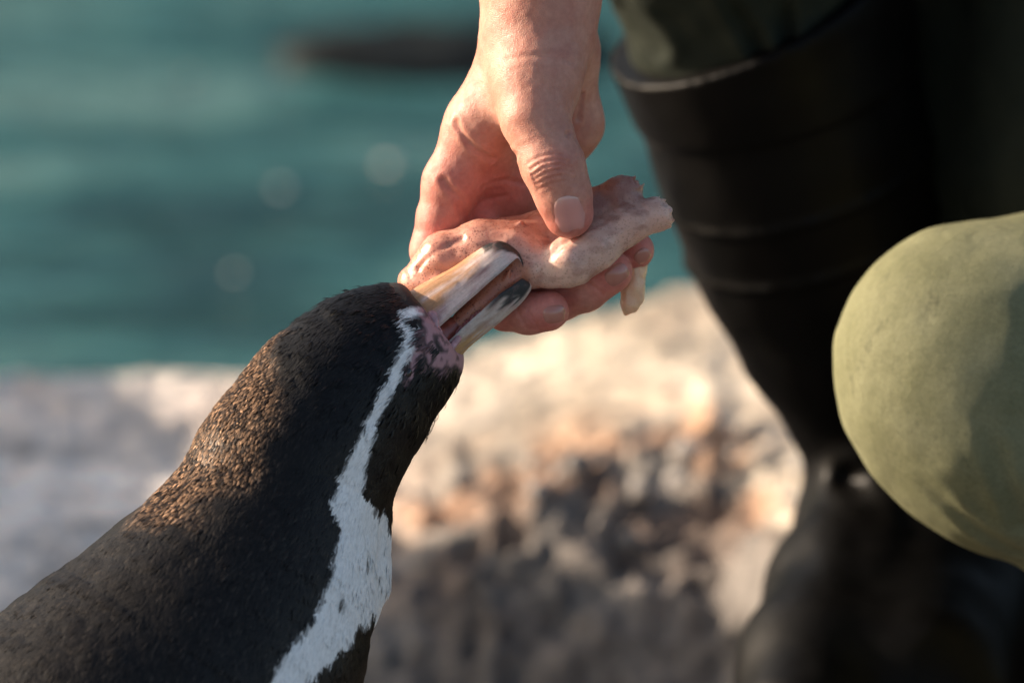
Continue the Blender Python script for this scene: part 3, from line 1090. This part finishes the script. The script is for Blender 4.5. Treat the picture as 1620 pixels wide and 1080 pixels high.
mesh_obj('lower_bill', to_world(P), loft_faces(80, nc), M['bill'], penguin, cl, sh=info + np.array([3, 3, 0]))

# mouth lining, gape skin and tongue
mo = SDF()
mo.chain([(672, 548, 4, 34), (690, 538, 4, 31), (712, 522, 4, 18), (730, 506, 4, 8)], 10, 10)
V, Q = surface(mo, (-190, -70, -50), (-60, 60, 60), 2.4)
mesh_obj('mouth_lining', to_world(V), Q, M['mouth'], penguin, np.array([.34, .09, .06]) * (1 + .25 * noise3(V / 7, 5))[:, None])
tg = SDF()
tg.chain([(690, 556, 2, 12), (722, 530, -2, 11), (758, 500, -4, 9), (786, 478, -4, 4)], 6, 6)
tg.disp(lambda p, F: F + 1.3 * np.sin(p[:, 0] * .9 + 3 * noise3(p / 12, 3)))
V, Q = surface(tg, (-140, -40, -30), (0, 80, 30), 2.0)
mesh_obj('tongue', to_world(V), Q, M['mouth'], penguin, np.array([.46, .16, .15]) * (1 + .25 * noise3(V / 5, 6))[:, None])
gp = SDF()
gp.chain([(684, 500, -34, 9), (690, 528, -38, 9), (688, 552, -40, 10), (684, 568, -40, 11), (704, 560, -36, 9), (726, 536, -30, 5)], 7, 7)
gp.disp(lambda p, F: F + 1.2 * noise3(p / 8, 7))
V, Q = surface(gp, (-150, -60, -70), (-60, 70, 10), 2.0)
sp_ = sstep(.35, .55, noise3(V / 9, 17))[:, None]
mesh_obj('gape_skin', to_world(V), Q, M['mouth'], penguin, np.array([.52, .30, .32]) * (1 - sp_ * .8) * (1 + .2 * noise3(V / 5, 8))[:, None])

# eye, almost closed in the dark cheek
ep = on_body(646, 590)
ey = SDF()
ey.ops.append(('e', ep + np.array([0, 0, 4]), np.array([5.5, 9.0, 7.0]), math.radians(-20), 0, False))
V, Q = surface(ey, ep - 16, ep + 16, 1.6)
eo = mesh_obj('eye', to_world(V), Q, mat_vcol('eye_dark', .08, .6), penguin, np.full((len(V), 3), .01))

# feet
for (px, py, z) in ((185, 2095, -290), (215, 1990, 20)):
    ftm = SDF()
    for dz in (-70, 0, 70):
        ftm.chain([(px - 40, py - 20, z, 34), (px + 190, py + 30, z + dz - 40, 20)], 30, 20)
    lo_ = np.minimum(mp(px - 120, py + 120, z), mp(px + 300, py + 120, z)) - np.array([20, 0, 160])
    hi_ = np.maximum(mp(px + 300, py - 120, z), mp(px - 120, py - 120, z)) + np.array([20, 0, 140])
    V, Q = surface(ftm, lo_, hi_, 8)
    mesh_obj('foot', to_world(V), Q, M['body'], penguin, np.array([.10, .07, .07]))

# ------------------------------------------------------------------ keeper's boots and clothes
bt = SDF()
bt.chain([(1194, 10, 1220, 246), (1256, 250, 1330, 208), (1290, 380, 1400, 188), (1336, 520, 1470, 158), (1382, 640, 1530, 128), (1412, 715, 1560, 122)], 30, 60)
bt.chain([(1410, 740, 1560, 122), (1400, 860, 1560, 130), (1395, 900, 1560, 135)], 40, 40)
bt.chain([(1400, 840, 1530, 130), (1345, 940, 1330, 130), (1300, 1060, 1120, 132), (1275, 1150, 980, 112)], 60, 40)
bt.chain([(1490, 830, 1580, 140), (1480, 960, 1400, 170), (1450, 1090, 1120, 160)], 60, 60)
ax0, ax1 = mp(1236, 90, 1250), mp(1412, 715, 1560)
axd = (ax1 - ax0) / np.linalg.norm(ax1 - ax0)
def boot_detail(p, F):
    near = np.abs(F) < 60
    q = p[near]
    f = F[near].copy()
    t = (q - ax0) @ axd
    lat = q[:, 0] - mp(1300, 400, 1400)[0]
    for t0, a, w in ((215, 8, 7), (330, 8, 7)):
        f -= a * np.exp(-((t - t0) / w) ** 2)
    f -= 7 * sstep(62, 46, t)                                # thick top rim
    f += 4 * noise3(q / 150, 111) + 2 * noise3(q / 60, 112)
    # ankle creases
    for pts, amp, w in (([(1345, 760, 1420), (1375, 800, 1410), (1385, 860, 1400), (1370, 930, 1370)], 12, 22),
                        ([(1400, 745, 1430), (1430, 800, 1430), (1470, 850, 1440)], 8, 26),
                        ([(1310, 850, 1350), (1320, 930, 1300)], 9, 18)):
        P = np.array([mp(*a) for a in pts])
        d, _ = poly_dist(q * np.array([1, 1, .25]), P * np.array([1, 1, .25]))
        f += amp * np.exp(-(d / w) ** 2) - .7 * amp * np.exp(-((d - 2 * w) / w) ** 2)
    # open top and flat sole
    rim = (q - mp(1080, 128, 1040)) @ np.array([-.42, .84, -.35])
    f = np.maximum(f, rim)
    F = F.copy()
    F[near] = f
    return F
bt.disp(boot_detail)
V, Q = surface(bt, (120, -760, 780), (880, 620, 1840), 9.0)
bw = to_world(V)
mesh_obj('boot', bw, Q, M['rubber'], person)
tl = SDF()
tl.chain([(1240, 190, 1270, 176), (1205, 40, 1230, 196), (1150, -190, 1130, 240), (1110, -420, 1080, 235)], 60, 80)
tl.chain([(1110, -420, 1080, 235), (1500, -330, 1250, 270), (1900, -150, 1400, 330)], 60, 60)
def cloth_folds(folds, seed, na=8, model=False):
    lines = [(np.array(pts if model else [mp(*a) for a in pts]), amp, w) for pts, amp, w in folds]
    def fn(p, F):
        near = np.abs(F) < 70
        q = p[near]
        f = F[near].copy()
        f += na * noise3(q / 110, seed) + .4 * na * noise3(q / 45, seed + 1)
        for P, amp, w in lines:
            sc = np.array([1, 1, .2])
            if P.shape[1] == 4:                            # fold that fades in along its length
                d, tp = poly_dist(q, P)
            else:
                d, tp = poly_dist(q * sc, P * sc)[0], 1.0
            f += tp * (amp * np.exp(-(d / w) ** 2) - .7 * amp * np.exp(-((d - 2 * w) / w) ** 2))
        F = F.copy()
        F[near] = f
        return F
    return fn
tl.disp(cloth_folds([([(1110, -60, 1000), (1170, 30, 1020), (1220, 110, 1040)], 16, 14), ([(1245, 110, 1040), (1240, 30, 1020), (1235, -40, 1000)], 12, 14),
                     ([(1290, 80, 1060), (1340, 20, 1060), (1390, -60, 1060)], 14, 16), ([(980, 20, 1050), (1040, 80, 1040)], 9, 14)], 121, 10))
V, Q = surface(tl, (-150, 380, 780), (1300, 1330, 1780), 11.0)
o = mesh_obj('trouser_leg', to_world(V), Q, M['shaded_green'], person)
tag(o, 'green trouser leg tucked into the rubber boot, shade put into its colour')

kn_ = SDF()
kn_.chain([(1608, 606, 460, 262), (1916, 560, 730, 290), (2316, 420, 1100, 340)], 60, 60)
kn_.chain([(1656, 640, 480, 240), (1976, 870, 760, 215), (2266, 1230, 1120, 190)], 60, 60)
kn_.ell((1496, 570, 450), (142, 170, 170), 130, 25)
def knee_fold(pts):                                        # fold line lying on the cloth
    return [tuple(raycast(kn_, x, y)) for x, y in pts]
knee_lines = [([(*p, t) for p, t in zip(knee_fold(pts), taper)], amp, w) for pts, taper, amp, w in (
    ([(1548, 640), (1578, 720), (1604, 790), (1619, 830)], (0, .5, 1, 1), 6, 15), ([(1440, 740), (1500, 800), (1560, 845), (1612, 872)], (0, .5, 1, 1), 5, 14),
    ([(1350, 490), (1344, 530), (1346, 580), (1362, 630)], (0, 1, 1, 0), 3, 5))]
kn_.disp(cloth_folds(knee_lines, 131, 4, True))
V, Q = surface(kn_, (480, -1000, -320), (1716, 700, 1500), 9.0)
o = mesh_obj('trouser_leg', to_world(V), Q, M['olive'], person)
tag(o, 'olive cotton trouser leg stretched over the bent knee')
b2 = SDF()
b2.chain([(2150, 1000, 1500, 220), (1900, 1010, 1560, 240), (1720, 1000, 1600, 220)], 60, 60)
b2.chain([(1720, 1020, 1600, 210), (1680, 1200, 1400, 190)], 60)
b2.disp(lambda p, F: np.where(np.abs(F) < 60, F + 10 * noise3(p / 130, 151), F))
V, Q = surface(b2, (560, -1100, 1000), (2000, -80, 2000), 16)
mesh_obj('boot', to_world(V), Q, M['rubber'], person)

jk = SDF()
jk.chain([(1860, 260, 1300, 330), (1900, -200, 1350, 400), (1800, -900, 1200, 480), (1650, -1400, 1000, 420)], 80, 80)
jk.chain([(1500, -1350, 700, 200), (1050, -1050, 300, 180), (872, -380, 100, 140)], 80, 60)
jk.chain([(1620, 330, 1500, 210), (1560, 40, 1500, 190)], 80)
jk.disp(lambda p, F: np.where(np.abs(F) < 60, F + 14 * noise3(p / 160, 141), F))
V, Q = surface(jk, (-150, -500, -100), (1900, 2400, 2100), 20)
o = mesh_obj('jacket', to_world(V), Q, M['shaded_green'], person)
